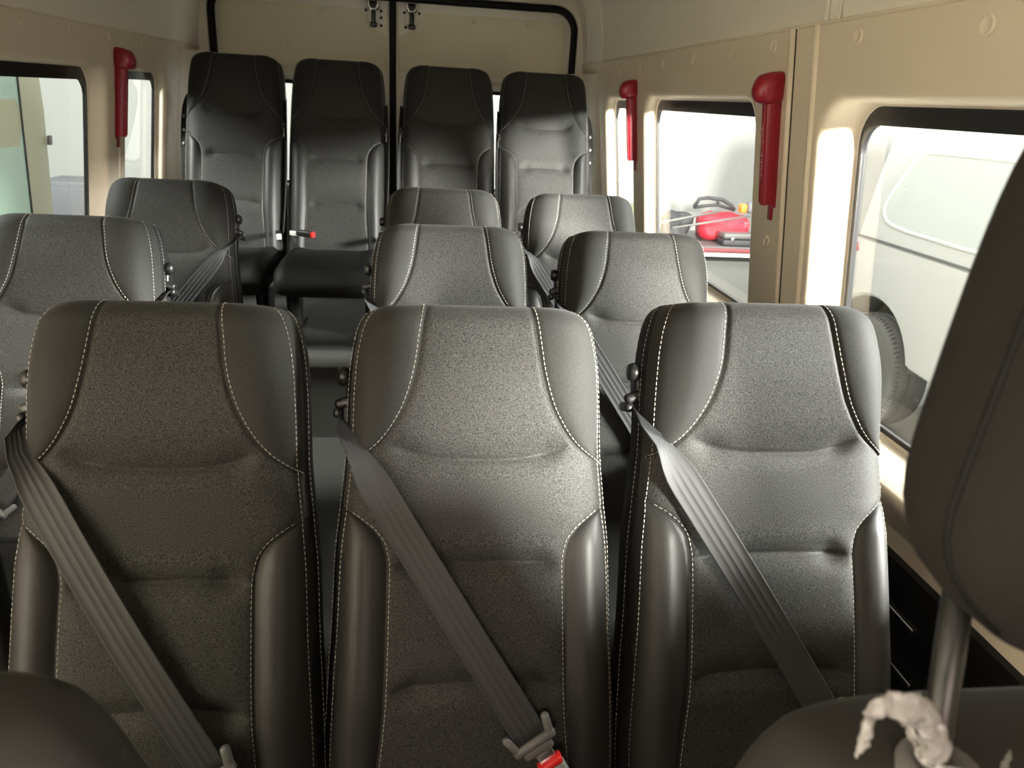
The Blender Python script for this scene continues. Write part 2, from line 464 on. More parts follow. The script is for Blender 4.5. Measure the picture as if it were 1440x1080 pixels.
REC = math.radians(-19.6)
def seat(x, y, zh, floor, label, group, belt=('diag',-1), scale=1, sx=1, hs=1, bx=None, bracket=0, S=SM):
    root = tag(empty('passenger_seat', (x, y, floor)), label, 'seat', group)
    def P(name, key, parent=root, back=True):
        o = put(name, key, parent)
        if back and parent is root:
            o.location = (0,0,zh-floor); o.rotation_euler = (REC,0,0); o.scale = (scale*sx, scale, scale*hs)
        return o
    br = P('backrest', S['centre'])
    for k in ('wingL','wingR'): P('head_wing', S[k], br)
    for k in ('bolsterL','bolsterR'): P('side_bolster', S[k], br)['label'] = 'smooth black leatherette bolster'
    P('back_shell', S['shell'], br)
    for k in ('stitchL','stitchR'): P('stitching', S[k], br)['label'] = 'white double stitching'
    cu = P('seat_cushion', SM['cushion'], back=False); cu.location = (0,-.02, zh-floor+.075); cu.scale = (scale,)*3
    pass
    h = round(zh-floor-.035, 3)
    if h not in SM['leg']: SM['leg'][h] = leg_mesh(h)
    for s in (-1,1):
        l = P('leg', SM['leg'][h], back=False); l.location = (s*.16, 0, 0)
    P('belt_guide', SM['guide'][belt[1]])
    kind, sg = belt; B = BELT[belt]
    sb = P('seat_belt', B[0])
    t = P('belt_tongue', B[1], sb); P('metal_plate', B[2], sb)
    if kind == 'diag':
        k = P('belt_buckle', B[3]); P('release_button', B[4], k)['label'] = 'red release button'
    else:
        k = P('belt_buckle', LBK[0]); k.location = (bx[0], -.0, zh-floor+.04); k.rotation_euler = (0,0,bx[1]); k.scale = (1,1,1)
        k['label'] = 'black belt buckle'
        P('release_button', LBK[1] if bx[0] < -.2 and bx[1] > .5 else WHITE_BTN, k); P('buckle_stalk', LBK[2], k)
    if bracket:
        q = P('side_bracket', BRK[bracket][0]); P('bolt', BRK[bracket][1], q)
    return root

FL, PF = -1.36, -1.0          # main floor and raised rear platform
XM = .086; SP = .43
G1, G2, G3, G4 = 'front row of three seats', 'second row seats', 'third row seats', 'rear bench row of four seats'
seat(-.340, .808, -1.024, FL, 'large black seat of nearest row, leftmost of its three, dark back belted across', G1, scale=1.025, sx=.965)
seat(XM, .827, -1.005, FL, 'middle black seat of nearest row, lit charcoal back, buckle red tip showing', G1)
seat(XM+SP+.011, .827, -1.006, FL, 'black seat of nearest row beside the big right window, belted across', G1, scale=1.02)
seat(-.765, 1.555, -1.03, FL, 'brownish black seat on the left by the window, just behind nearest row', G2, belt=('diag',1), scale=1.02)
seat(XM-.012, 1.563, -1.008, FL, 'second row grey lit seat in the centre, directly behind the middle front one', G2)
seat(XM+SP+.006, 1.563, -1.008, FL, 'second row seat by the right wall, below the nearer red hammer', G2)
seat(-.758, 2.233, -1.022, FL, 'third row seat on the left, below the left red hammer, alone before the rear bench', G3, belt=('diag',1), scale=1.02)
seat(XM-.010, 2.233, -1.0, FL, 'third row seat in the centre, smallest visible head just before rear bench', G3)
seat(XM+SP+.005, 2.233, -1.0, FL, 'third row seat at right, in front of the rear bench and beside the narrow window', G3)
RB = [(-.806, ('hang',1), 'tall rear bench seat at the left end, beside the cream corner pillar', -1, (.19,.2)),
      (-.365, ('hang',1), 'second tall rear bench seat from the left, behind the open aisle', 0, (-.225,1.0)),
      (.125, ('hang',-1), 'third tall rear bench seat from the left, just right of the door split', 0, (-.215,-.3)),
      (.563, ('hang',-1), 'tall rear bench seat at the right end, beside the narrow right window', 1, (-.17,.4))]
for x, bl, lab, bk, bx in RB:
    seat(x, 3.43, -.75, PF, lab, G4, belt=bl, hs=1.20, bracket=bk, bx=bx, S=RSET)

# ------------------------------------------------------------------ van shell
def wallP(side, y, z, d):
    return Vector((.83 - .123*z + d, y, z)) if side > 0 else Vector((-1.07 + .117*z - d, y, z))
def rrect(y0, y1, z0, z1, r, n=10):
    pts = []
    for cy, cz, a0 in ((y1-r, z1-r, 0), (y0+r, z1-r, 90), (y0+r, z0+r, 180), (y1-r, z0+r, 270)):
        for i in range(n+1):
            a = math.radians(a0+90*i/n); pts.append((cy+r*math.cos(a), cz+r*math.sin(a)))
    return pts
def cell_loop(y0, y1, z0, z1, inner, n=10):
    out = []
    cs = [(y1,z1),(y0,z1),(y0,z0),(y1,z0)]
    for c in range(4):
        for i in range(n+1):
            p = inner[c*(n+1)+i]
            first = i < n/2; 
            if i == n//2: out.append(cs[c]); continue
            vert_first = c in (0,2)          # arc starts on the y-side for corners 0 and 2
            on_y = first if vert_first else not first
            out.append((cs[c][0], p[1]) if on_y else (p[0], cs[c][1]))
    return out
ZT, ZB = .175, -.787
def build_wall(side, cells, zt):
    nm = 'right' if side > 0 else 'left'
    bm = bmesh.new()
    for c in cells:
        y0, y1 = c['y']
        if 'o' not in c:
            zs = [ZB + (zt-ZB)*i/6 for i in range(7)]; ny = max(1, int((y1-y0)/.1))
            grid(bm, [[wallP(side, y0+(y1-y0)*i/ny, z, 0) for i in range(ny+1)] for z in zs]); continue
        oy0, oy1, oz0, oz1 = c['o']; r = c.get('r', .09); dp = c.get('dep', .06)
        L1 = rrect(oy0-.022, oy1+.022, oz0-.022, oz1+.022, r+.022)
        loops = [(cell_loop(y0, y1, ZB, zt, L1), 0), (L1, 0), (rrect(oy0-.010, oy1+.010, oz0-.010, oz1+.010, r+.010), .003),
                 (rrect(oy0-.003, oy1+.003, oz0-.003, oz1+.003, r+.003), .010), (rrect(oy0, oy1, oz0, oz1, r), .022)]
        gy0, gy1, gz0, gz1 = c['g']
        loops.append((rrect(gy0-.004, gy1+.004, gz0-.006, gz1+.003, r-.004), dp-.006))
        loops.append((rrect(gy0, gy1, gz0, gz1, r-.006), dp))
        grid(bm, [[wallP(side, y, z, d) for y, z in L] for L, d in loops], close=True)
    bmesh.ops.recalc_face_normals(bm, faces=bm.faces)
    w = structure(link('wall_'+nm, bm, 'cream'))
    for c in cells:
        if 'o' not in c: continue
        gy0, gy1, gz0, gz1 = c['g']; dp = c.get('dep', .06); r = c.get('r', .09)
        win = structure(bpy.data.objects.new('window_%d' % build_wall.n, None)); COL.objects.link(win); build_wall.n += 1
        t, s, bt = c.get('band', (.034,.012,.010))
        bm = bmesh.new()
        A = rrect(gy0-.03, gy1+.03, gz0-.03, gz1+.03, r); B = rrect(gy0, gy1, gz0, gz1, r-.006)
        Cc = rrect(gy0+s, gy1-s, gz0+bt, gz1-t, c.get('pr', .06))
        D = rrect(gy0+s-.002, gy1-s+.002, gz0+bt-.002, gz1-t+.002, c.get('pr', .06))
        grid(bm, [[wallP(side, y, z, d) for y, z in L] for L, d in ((A, dp+.012), (A, dp+.001), (Cc, dp+.0005), (D, dp+.006), (D, dp+.012))], close=True)
        bmesh.ops.recalc_face_normals(bm, faces=bm.faces)
        f = sharp(link('window_frame', bm, 'frit', win)); f['label'] = 'black glass border'
        bm = bmesh.new(); bm.faces.new([bm.verts.new(wallP(side, y, z, dp+.007)) for y, z in D])
        link('pane', bm, 'glass', win, smooth=False)
        structure(f); 
    return w
build_wall.n = 1
wr = build_wall(1, [
    dict(y=(-1.0,-.80)), dict(y=(-.80,.52), o=(-.42,.10,-.30,.03), g=(-.41,.09,-.28,.025), r=.05),  # front door windows, both sides: unseen, cut small to keep light off seats
    dict(y=(.52,1.735), o=(.765,1.600,-.69,.032), g=(.775,1.575,-.622,.026), dep=.075, r=.085, pr=.06, band=(.036,.014,.012)),  # unseen front edge set back to keep side light off the middle seat
    dict(y=(1.735,3.055), o=(1.945,2.955,-.60,.032), g=(1.95,2.965,-.54,.026), dep=.05, r=.075, pr=.05, band=(.036,.012,.010)),
    dict(y=(3.055,3.72), o=(3.140,3.600,-.60,.025), g=(3.145,3.615,-.55,.020), dep=.05, r=.07, pr=.05, band=(.034,.012,.010)),
    dict(y=(3.72,4.12))], .178)
wl = build_wall(-1, [
    dict(y=(-1.0,-.80)), dict(y=(-.80,.52), o=(-.42,.10,-.30,.03), g=(-.41,.09,-.28,.025), r=.05),
    dict(y=(.52,1.50)),
    dict(y=(1.50,3.045), o=(1.60,2.945,-.62,.026), g=(1.61,2.935,-.56,.022), dep=.06, r=.075, pr=.06, band=(.040,.012,.010)),
    dict(y=(3.045,3.72), o=(3.135,3.610,-.60,.026), g=(3.14,3.62,-.55,.020), dep=.05, r=.07, pr=.045, band=(.030,.012,.010)),
    dict(y=(3.72,4.12))], .152)
# window ledges: flat sills that stand a little proud of the panels
for k, (side, y0, y1, zg, dg, pr, drop) in enumerate(((1,.70,1.60,-.628,.070,.046,.12),(1,1.945,2.955,-.548,.045,.030,.10),(-1,1.60,2.945,-.568,.055,.030,.10))):
    bm = bmesh.new(); rows = []
    for i in range(25):
        y = y0 + (y1-y0)*i/24; e = min(1, min(i, 24-i)/2.0)
        p = wallP(side, y, zg, dg).x; w = wallP(side, y, zg-.02, 0).x; v = wallP(side, y, zg-drop, .004).x; q = pr*e - .004*(1-e)
        rows.append([(p, y, zg), (w-side*(q-.008), y, zg-.010), (w-side*q, y, zg-.018), (w-side*(q+.001), y, zg-.028), (w-side*(q-.006), y, zg-.045), (v, y, zg-drop)])
    grid(bm, rows); bmesh.ops.recalc_face_normals(bm, faces=bm.faces); structure(link('trim_%d' % (20+k), bm, 'cream'))
# screw covers along the trim, parts of the wall panels
def plug(side, y, z, wall):
    bm = bmesh.new()
    prof = [(0,.0010),(.011,.0010),(.0125,.0030),(.0145,.0032),(.0165,0)]
    rot = Matrix.Rotation(-side*PI/2, 4, 'Y')
    rev(bm, prof, loc=wallP(side, y, z, 0), rot=rot, seg=24)
    o = link('screw_cover', bm, 'cream', wall); return o
for y, z in ((1.128,.137),(1.48,.145),(1.848,.147),(2.104,.145),(2.408,.142),(2.712,.138),(3.008,.135),(3.315,.128)): plug(1, y, z, wr)
plug(1, 1.83, -.30, wr)
for y, z in ((2.02,.123),(2.35,.123),(2.651,.122),(2.966,.124),(3.275,.122)): plug(-1, y, z, wl)
# panel joint and rounded ridge on the right wall
bm = bmesh.new(); tube(bm, [wallP(1, 1.735, z, .0005) for z in (.178,.0,-.4,-.787)], .0024, 8)
structure(link('trim_1', bm, 'rubber'))
bm = bmesh.new(); tube(bm, [wallP(1, 1.752, z, .003) for z in (.178,.0,-.4,-.787)], .010, 10); structure(link('trim_2', bm, 'cream'))
bm = bmesh.new(); tube(bm, [wallP(1, 1.640+max(0,-.25-z)*.02, z, .004) for z in (.178,.1,.0,-.1,-.2,-.4,-.787)], [.011]*6+[.011], 12); structure(link('trim_3', bm, 'cream'))
bm = bmesh.new(); tube(bm, [wallP(-1, 3.06, z, .004) for z in (.05,-.1,-.4,-.787)], .009, 10); structure(link('trim_4', bm, 'cream'))
# trim line between lower and upper panels
for k, (side, zt) in enumerate(((1,.178),(-1,.152))):
    bm = bmesh.new(); tube(bm, [wallP(side, y, zt, .002) for y in (-1.0, .5, 1.7, 3.0, 4.1)], .0045, 8); structure(link('trim_%d' % (5+k), bm, 'cream'))
# upper side liners curve into the ceiling
def upper(side, zt, name):
    p0 = wallP(side, 0, zt, .004); s = side
    prof = [(p0.x, zt), (p0.x-s*.012, zt+.12), (p0.x-s*.035, zt+.22), (p0.x-s*.085, zt+.32), (p0.x-s*.16, zt+.395), (p0.x-s*.27, zt+.43)]
    px = interp([(z, x) for x, z in prof]) 
    zs = [zt + .43*math.sin(PI/2*i/24) for i in range(25)]
    bm = bmesh.new()
    grid(bm, [[(px(z), -1.1+5.25*j/30, z) for j in range(31)] for z in zs])
    bmesh.ops.recalc_face_normals(bm, faces=bm.faces)
    structure(link(name, bm, 'upper')); return px(zs[-1]), zs[-1]
xr, zr = upper(1, .178, 'wall_right_upper'); xl, zl = upper(-1, .152, 'wall_left_upper')
bm = bmesh.new(); grid(bm, [[(xr+(xl-xr)*i/16, -1.1+5.25*j/12, zr+(zl-zr)*i/16+.03*math.sin(PI*i/16)) for j in range(13)] for i in range(17)])
structure(link('ceiling', bm, 'ceil'))
for k, (y, dy) in enumerate(((1.60,.014),(3.62,.0),(3.93,.0))):
    bm = bmesh.new()
    tube(bm, [(.808-.004, y, .18), (.795, y, .30), (.772, y, .40), (.722, y, .50), (.65, y, .572)], .005, 8)
    if dy: tube(bm, [(.808-.004, y-.05, .18), (.795, y-.05, .30), (.772, y-.05, .40), (.722, y-.05, .50)], .004, 8)
    structure(link('trim_%d' % (7+k), bm, 'upper'))
# black lower trim below the windows
for side, nm in ((1,'right'),(-1,'left')):
    bm = bmesh.new(); p = wallP(side, 0, ZB, 0).x
    rows = [[(x, y, z) for y in (-1.0,.5,1.7,2.9,4.12)] for x, z in ((p+side*.002,ZB+.004),(p-side*.010,ZB-.004),(p-side*.012,ZB-.03),(p-side*.002,ZB-.20),(p,ZB-.4),(p,FL))]
    grid(bm, rows); bmesh.ops.recalc_face_normals(bm, faces=bm.faces)
    structure(sharp(link('wall_%s_lower' % nm, bm, 'lower')))
# floor, step, platform
bm = bmesh.new(); grid(bm, [[(x, y, FL) for x in (-1.25,-.6,0,.5,1.02)] for y in (-1.0,0,1,2,2.94)]); structure(link('floor', bm, 'floor'))
bm = bmesh.new(); grid(bm, [[(x, y, z) for x in (-1.25,-.6,0,.5,1.02)] for y, z in ((2.94,FL),(2.945,FL+.04),(2.945,PF-.05),(2.925,PF-.045),(2.925,PF-.012),(2.935,PF),(3.0,PF+.001))])
structure(sharp(link('trim_10', bm, 'step')))
bm = bmesh.new(); grid(bm, [[(x, y, PF) for x in (-1.25,-.6,0,.5,1.02)] for y in (2.95,3.5,4.14)]); structure(link('floor_rear', bm, 'floor'))
# front: header, cowl and windscreen
bm = bmesh.new()
rbox(bm, (2.3,.06,.26), (-.12,-1.03,.53), .01); structure(link('wall_front_header', bm, 'ceil'))
bm = bmesh.new(); rbox(bm, (2.3,.08,.90), (-.12,-1.04,-.91), .02); structure(link('wall_front', bm, 'plastic'))
for k, (a, b) in enumerate((((-1.3,-.955),(-1.3,-.865)), ((.665,1.1),(.585,1.1)))):  # right pillar, out of view, widened to block light to the left seat
    bm = bmesh.new(); prism(bm, [(a[0],-1.02,-.47),(a[1],-1.02,-.47),(b[1],-1.0,.42),(b[0],-1.0,.42)], (0,-.06,0), r=.008); structure(link('wall_front_pillar', bm, 'plastic'))
win = structure(empty('window_8')); 
bm = bmesh.new(); bm.faces.new([bm.verts.new(p) for p in ((-.95,-1.06,-.46),(.66,-1.06,-.46),(.58,-1.03,.41),(-.86,-1.03,.41))]); link('pane', bm, 'glass', win, smooth=False)

# rear wall with twin doors
YR = 4.10
def u_loop(x0, x1, zb, zt, r, y, n=10):
    pts = [(x0, y, zb), (x0, y, zb+(zt-r-zb)*.5)]
    for i in range(n+1):
        a = PI - PI/2*i/n; pts.append((x0+r+r*math.cos(a), y, zt-r+r*math.sin(a)))
    for i in range(n+1):
        a = PI/2 - PI/2*i/n; pts.append((x1-r+r*math.cos(a), y, zt-r+r*math.sin(a)))
    return pts + [(x1, y, zb+(zt-r-zb)*.5), (x1, y, zb)]
bm = bmesh.new()
grid(bm, [u_loop(-1.22,1.05,PF,.62,.05,YR), u_loop(-1.01,.775,PF,.445,.12,YR-.002), u_loop(-1.0,.765,PF,.435,.115,YR+.03), u_loop(-1.0,.765,PF,.435,.115,YR+.09)])
bmesh.ops.recalc_face_normals(bm, faces=bm.faces); structure(sharp(link('wall_rear', bm, 'upper')))
bm = bmesh.new()
ol = u_loop(-.99,.757,PF,.424,.105,YR+.012); tube(bm, ol, .017, 10); structure(link('trim_11', bm, 'rubber'))
# corner pillars beside the rear doors
for k, (x0, s) in enumerate(((-1.07,-1),(.815,1))):
    bm = bmesh.new()
    pr = [(x0+s*.03,3.70),(x0+s*.005,3.74),(x0-s*.006,3.80),(x0-s*.004,3.86),(x0-s*.02,3.93),(x0-s*.05,3.99),(x0-s*.075,4.03),(x0-s*.085,4.10)]
    grid(bm, [[(x - s*(.123*z if s>0 else .117*z)*1.0, y, z) for x, y in pr] for z in [ .13, .10, -.2, -.6, PF]])
    bmesh.ops.recalc_face_normals(bm, faces=bm.faces); structure(link('trim_%d' % (12+k), bm, 'cream'))
    bm = bmesh.new(); tube(bm, [(x0-s*.004 - s*.12*z, 3.90, z) for z in (.06,-.1,-.4,-.8)], .006, 8); structure(link('trim_%d' % (14+k), bm, 'rubber'))
def door(idx, x0, x1, inner):
    # inner: which side (+1 = high x) meets the centre split
    d = structure(empty('door_%d' % idx, (0,0,0)))
    zt, zb = .47, PF+.02
    n = 10
    O = rrect(x0, x1, zb, zt, .06, n); wx0, wx1 = x0+.07, x1-.07
    A = rrect(wx0-.03, wx1+.03, -.50, .075, .05, n); B = rrect(wx0, wx1, -.47, .030, .05, n)
    bm = bmesh.new()
    grid(bm, [[(x, YR+y, z) for x, z in L] for L, y in ((O,.08),(O,.05),(A,.05),(rrect(wx0-.026,wx1+.026,-.496,.071,.05,n),.042),(rrect(wx0-.01,wx1+.01,-.48,.055,.05,n),.042),(B,.065))], close=True)
    bmesh.ops.recalc_face_normals(bm, faces=bm.faces)
    sharp(link('door_shell', bm, 'doorpaint', d), 30)
    bm = bmesh.new(); grid(bm, [[(x, YR+y, z) for x, z in L] for L, y in ((B,.058),(rrect(wx0+.012,wx1-.012,-.458,.012,.045,n),.060),(rrect(wx0+.012,wx1-.012,-.458,.012,.045,n),.068))], close=True)
    link('window_seal', bm, 'rubber', d)
    bm = bmesh.new(); bm.faces.new([bm.verts.new((x, YR+.066, z)) for x, z in B]); link('pane', bm, 'glass', d, smooth=False)
    # trim panel with the cut corner next to the latch
    c = x1 if inner > 0 else x0; s = -inner
    far = x0+.072 if inner > 0 else x1-.076
    poly = [(far,.095),(far,.33),(far+inner*.02,.362),(far+inner*.045,.372)]
    poly += [(c+s*.165,.372),(c+s*.140,.366),(c+s*.118,.350),(c+s*.075,.285),(c+s*.050,.272),(c+s*.025,.262),(c+s*.017,.245),(c+s*.014,.20),(c+s*.014,.095)]
    bm = bmesh.new(); prism(bm, [(x, YR+.052, z) for x, z in poly], (0,-.014,0), r=.004)
    sharp(link('door_panel', bm, 'doorpanel', d))
    bm = bmesh.new(); poly2 = [(x0+.02,-.53),(x1-.02,-.53),(x1-.02,zb+.03),(x0+.02,zb+.03)]
    prism(bm, [(x, YR+.052, z) for x, z in poly2], (0,-.014,0), r=.004); sharp(link('door_panel', bm, 'doorpanel', d))
    for fx, fz in ((.22,.345),(.52,.345),(.80,.18),(.35,.20)):
        bm = bmesh.new(); rev(bm, [(0,.004),(.009,.004),(.012,0)], loc=(far+inner*fx*.9, YR+.037, fz), rot=Matrix.Rotation(PI/2,4,'X'), seg=16); link('clip', bm, 'doorpanel', d)
    # latch at the top inner corner
    lx = c + s*.078
    bm = bmesh.new(); rbox(bm, (.060,.012,.075), (lx, YR+.048, .345), .006)
    lt = link('latch_plate', bm, 'doorpaint', d)
    bm = bmesh.new(); rbox(bm, (.020,.030,.060), (lx, YR+.034, .335), .005); rbox(bm, (.032,.034,.022), (lx, YR+.032, .302), .004)
    rbox(bm, (.052,.030,.040), (lx, YR+.034, .385), .012); link('latch', bm, 'plastic', lt)
    bm = bmesh.new(); tube(bm, [(lx-.022,YR+.012,.44),(lx-.022,YR+.012,.385),(lx-.012,YR+.012,.368),(lx+.012,YR+.012,.368),(lx+.022,YR+.012,.385),(lx+.022,YR+.012,.44)], .006, 8); link('striker_loop', bm, 'chrome', lt)
    bm = bmesh.new()
    for dx, dz in ((-.036,.02),(.036,.02),(.036,-.01),(-.030+.066*(inner>0),-.045)):
        rev(bm, [(0,.003),(.006,.003),(.007,0)], loc=(lx+dx, YR+.046, .345+dz), rot=Matrix.Rotation(PI/2,4,'X'), seg=10)
    link('screw', bm, 'plastic', lt)
    return d
door(1, -1.03, -.156, 1); door(2, -.127, .80, -1)
bm = bmesh.new(); rbox(bm, (.034,.05,1.46), (-.1415, YR+.055, -.29), .006); structure(link('trim_16', bm, 'rubber'))
for k, x in enumerate((-.160,-.1215)):
    bm = bmesh.new(); tube(bm, [(x,YR+.045,.40),(x,YR+.045,-.97)], .008, 8); structure(link('trim_%d' % (17+k), bm, 'doorpaint'))

# ------------------------------------------------------------------ red emergency hammers in wall holders
def hammer(side, y, ztop, label):
    base = wallP(side, y, ztop-.30, 0)
    root = tag(empty('emergency_hammer', base), label, 'hammer', 'red emergency hammers on the window pillars')
    tilt = math.atan(.12)*(-side)
    root.rotation_euler = (0, tilt, 0 if side > 0 else PI)
    if side < 0: root.rotation_euler = (0, math.atan(.117), 0)
    s = -side                                  # into the van
    bm = bmesh.new()
    rbox(bm, (.006,.034,.29), (s*.003,.004,.150), .003); rbox(bm, (.006,.020,.05), (s*.004,.010,-.002), .003)
    link('holder_plate', bm, 'hammer', root)
    bm = bmesh.new(); rows = []
    for i in range(16):
        t = i/15; z = .014 + .235*t; hw = .0135+.003*t
        rows.append([Vector((s*(.018 + (.016+.003*t)*math.copysign(abs(math.cos(a))**.55, math.cos(a))), hw*math.copysign(abs(math.sin(a))**.55, math.sin(a)), z)) for a in [2*PI*k/24 for k in range(24)]])
    vs = grid(bm, rows, close=True); bm.faces.new(list(reversed(vs[0]))); bm.faces.new(vs[-1]); bmesh.ops.recalc_face_normals(bm, faces=bm.faces)
    for yy in (-.006,.006): tube(bm, [(s*.0345,yy,.02),(s*.0375,yy,.245)], .0022, 8)
    sharp(link('handle', bm, 'hammer', root), 50)
    bm = bmesh.new(); rows = []
    for i in range(15):
        t = i/14; z = .243 + .070*t
        k = (1 - abs(2*t-1)**3.2)**.5 if 0 < t < 1 else .0
        wx = .020+.016*k; wy = .012+.0165*k
        cx = .024+.006*k
        if t > .5: cx -= .010*(t-.5)*2
        rows.append([Vector((s*(cx + wx*math.copysign(abs(math.cos(a))**.75, math.cos(a))*(.62 if t in (0,1) else 1)), wy*math.copysign(abs(math.sin(a))**.75, math.sin(a)), z)) for a in [2*PI*q/28 for q in range(28)]])
    vs = grid(bm, rows, close=True); bm.faces.new(list(reversed(vs[0]))); bm.faces.new(vs[-1]); bmesh.ops.recalc_face_normals(bm, faces=bm.faces)
    link('hammer_head', bm, 'hammer', root)
    # fine pale lettering down the face of the handle
    bm = bmesh.new()
    for k in range(17):
        if k == 9: continue
        z = .075 + .0075*k; x = s*(.018 + .016 + .003*(z-.014)/.235 + .0004)
        rbox(bm, (.0012,.0062,.0012), (x,0,z), 0)
        rbox(bm, (.0012,.0014,.0044), (x,-.0024+.0048*(k % 2),z+.0016), 0)
        if k % 3: rbox(bm, (.0012,.0050,.0011), (x,0,z+.0034), 0)
    l = link('lettering', bm, 'white_pl', root, smooth=False); l['label'] = 'tiny pale lettering'
    return root
hammer(1, 1.80, .082, 'nearer red emergency hammer on the right wall pillar, the largest one')
hammer(1, 3.07, .085, 'farther small red emergency hammer on the right wall by narrow window')
hammer(-1, 3.03, .084, 'red emergency hammer on the left wall pillar between two windows')

# chrome strips stand in for reflections on the black lower trim at the right
for y0, y1, z, lab in ((1.06,1.24,-.885,'upper thin reflection streak on black lower wall trim at right'),(1.03,1.13,-.985,'lower short reflection streak on black lower wall trim at right')):
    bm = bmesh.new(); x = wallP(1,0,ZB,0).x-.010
    rbox(bm, (.006,y1-y0,.010), (x,(y0+y1)/2,z), .002); tag(link('reflection_streak', bm, 'chrome'), lab, 'strip')

# ------------------------------------------------------------------ front seats, seen from between them
def loft(rows, cap=True):
    bm = bmesh.new(); vs = grid(bm, rows, close=True)
    if cap: bm.faces.new(list(reversed(vs[0]))); bm.faces.new(vs[-1])
    bmesh.ops.recalc_face_normals(bm, faces=bm.faces); return bm
def sup(a, e): return math.copysign(abs(a)**e, a)
def front_seat(cx, y0, z0, label, hx):
    root = tag(empty('front_seat', (cx, y0, z0)), label, 'seat')
    # local origin at the hip; the top of the back is at about z = .715, leaning to the rear
    lean = math.tan(math.radians(6))
    rows = []; N = 56
    for i in range(40):
        t = i/39
        z = .735*t if i < 26 else .735*25/39 + (.735*14/39)*math.sin(PI/2*(i-25)/14)
        tt = z/.735
        hw = .215 + .02*math.sin(PI*min(1,tt*1.1)) - .045*max(0,(tt-.70)/.30)**1.6
        th = .075 - .018*tt
        q = max(0,(i-25)/14)
        k = max(.06, math.sqrt(max(0,1-q**2.6)))
        hw2 = hw*(1-.30*(1-k)); th2 = th*k
        rows.append([Vector((hw2*sup(math.cos(a),.55), -.03 + lean*z + th2*sup(math.sin(a),.6), z)) for a in [2*PI*j/N for j in range(N)]])
    bm = loft(rows)
    link('backrest', bm, 'frontlea', root)
    rows = []
    for i in range(14):
        t = i/13; k = math.sqrt(max(.02, 1-abs(2*t-1)**3)); z = -.16+.15*t
        rows.append([Vector((.24*k*sup(math.cos(a),.4), -.25+.27*k*sup(math.sin(a),.4), z)) for a in [2*PI*j/N for j in range(N)]])
    link('seat_cushion', loft(rows), 'frontlea', root)
    for s in (-1,1):
        bm = bmesh.new(); rbox(bm, (.05,.44,.20), (s*.17,-.25,-.27), .012); link('seat_rail', bm, 'plastic', root)
    # head restraint: padded trapezoid block
    hz0, hz1 = .813, 1.100
    rows = []; n2 = 22
    for i in range(n2+1):
        t = i/n2; z = hz0 + (hz1-hz0)*t
        e = 1-abs(2*t-1)**4.5; k = math.sqrt(max(.015, e))
        hw = (.137 - .062*max(0,t-.12)/.88 - .040*max(0,(.30-t)/.30)**2)*(.55+.45*k)
        th = (.052+.010*math.sin(PI*t))*k
        rr = []
        for j in range(180):
            a = 2*PI*j/180; x = hw*sup(math.cos(a),.62); y = th*sup(math.sin(a),.70)
            g = 0
            rr.append(Vector((hx+x, .015 + .05*(t-.2) + y + g + .012*(x/hw)**2, z)))
        rows.append(rr)
    hr = link('headrest', loft(rows), 'frontfab', root)
    for s in (-1,1):
        pts = []
        for i in range(2, n2-2):
            t = i/n2; dd = 7 + 30*max(0, .2-t)/.2
            a = 180+dd if s < 0 else 360-dd
            pts.append(rows[i][int(round(a/2)) % 180].copy())
        bm = bmesh.new(); tube(bm, pts, .0019, 8); link('seam_shade', bm, 'rubber', hr)  # dark tube stands in for the shade in the seam groove
        px = hx + s*.086
        bm = bmesh.new(); tube(bm, [(px,.012,.66),(px,.020,.72),(px,.048,.87)], .0075, 16); link('headrest_post', bm, 'plastic', root)
        bm = bmesh.new(); rev(bm, [(.009,.735),(.0085,.748),(.016,.752),(.021,.748),(.024,.738),(.024,.715)], loc=(px,.018,-.012), seg=24); link('post_collar', bm, 'collar', root)
    return root
fs = front_seat(.362, .257, -1.053, 'near front passenger seat at right, blurred dark headrest on a black post', 0.0)
ds = front_seat(-.345, .310, -1.058, 'near driver seat at bottom left corner, only its rounded grey shoulder showing', 0.0)

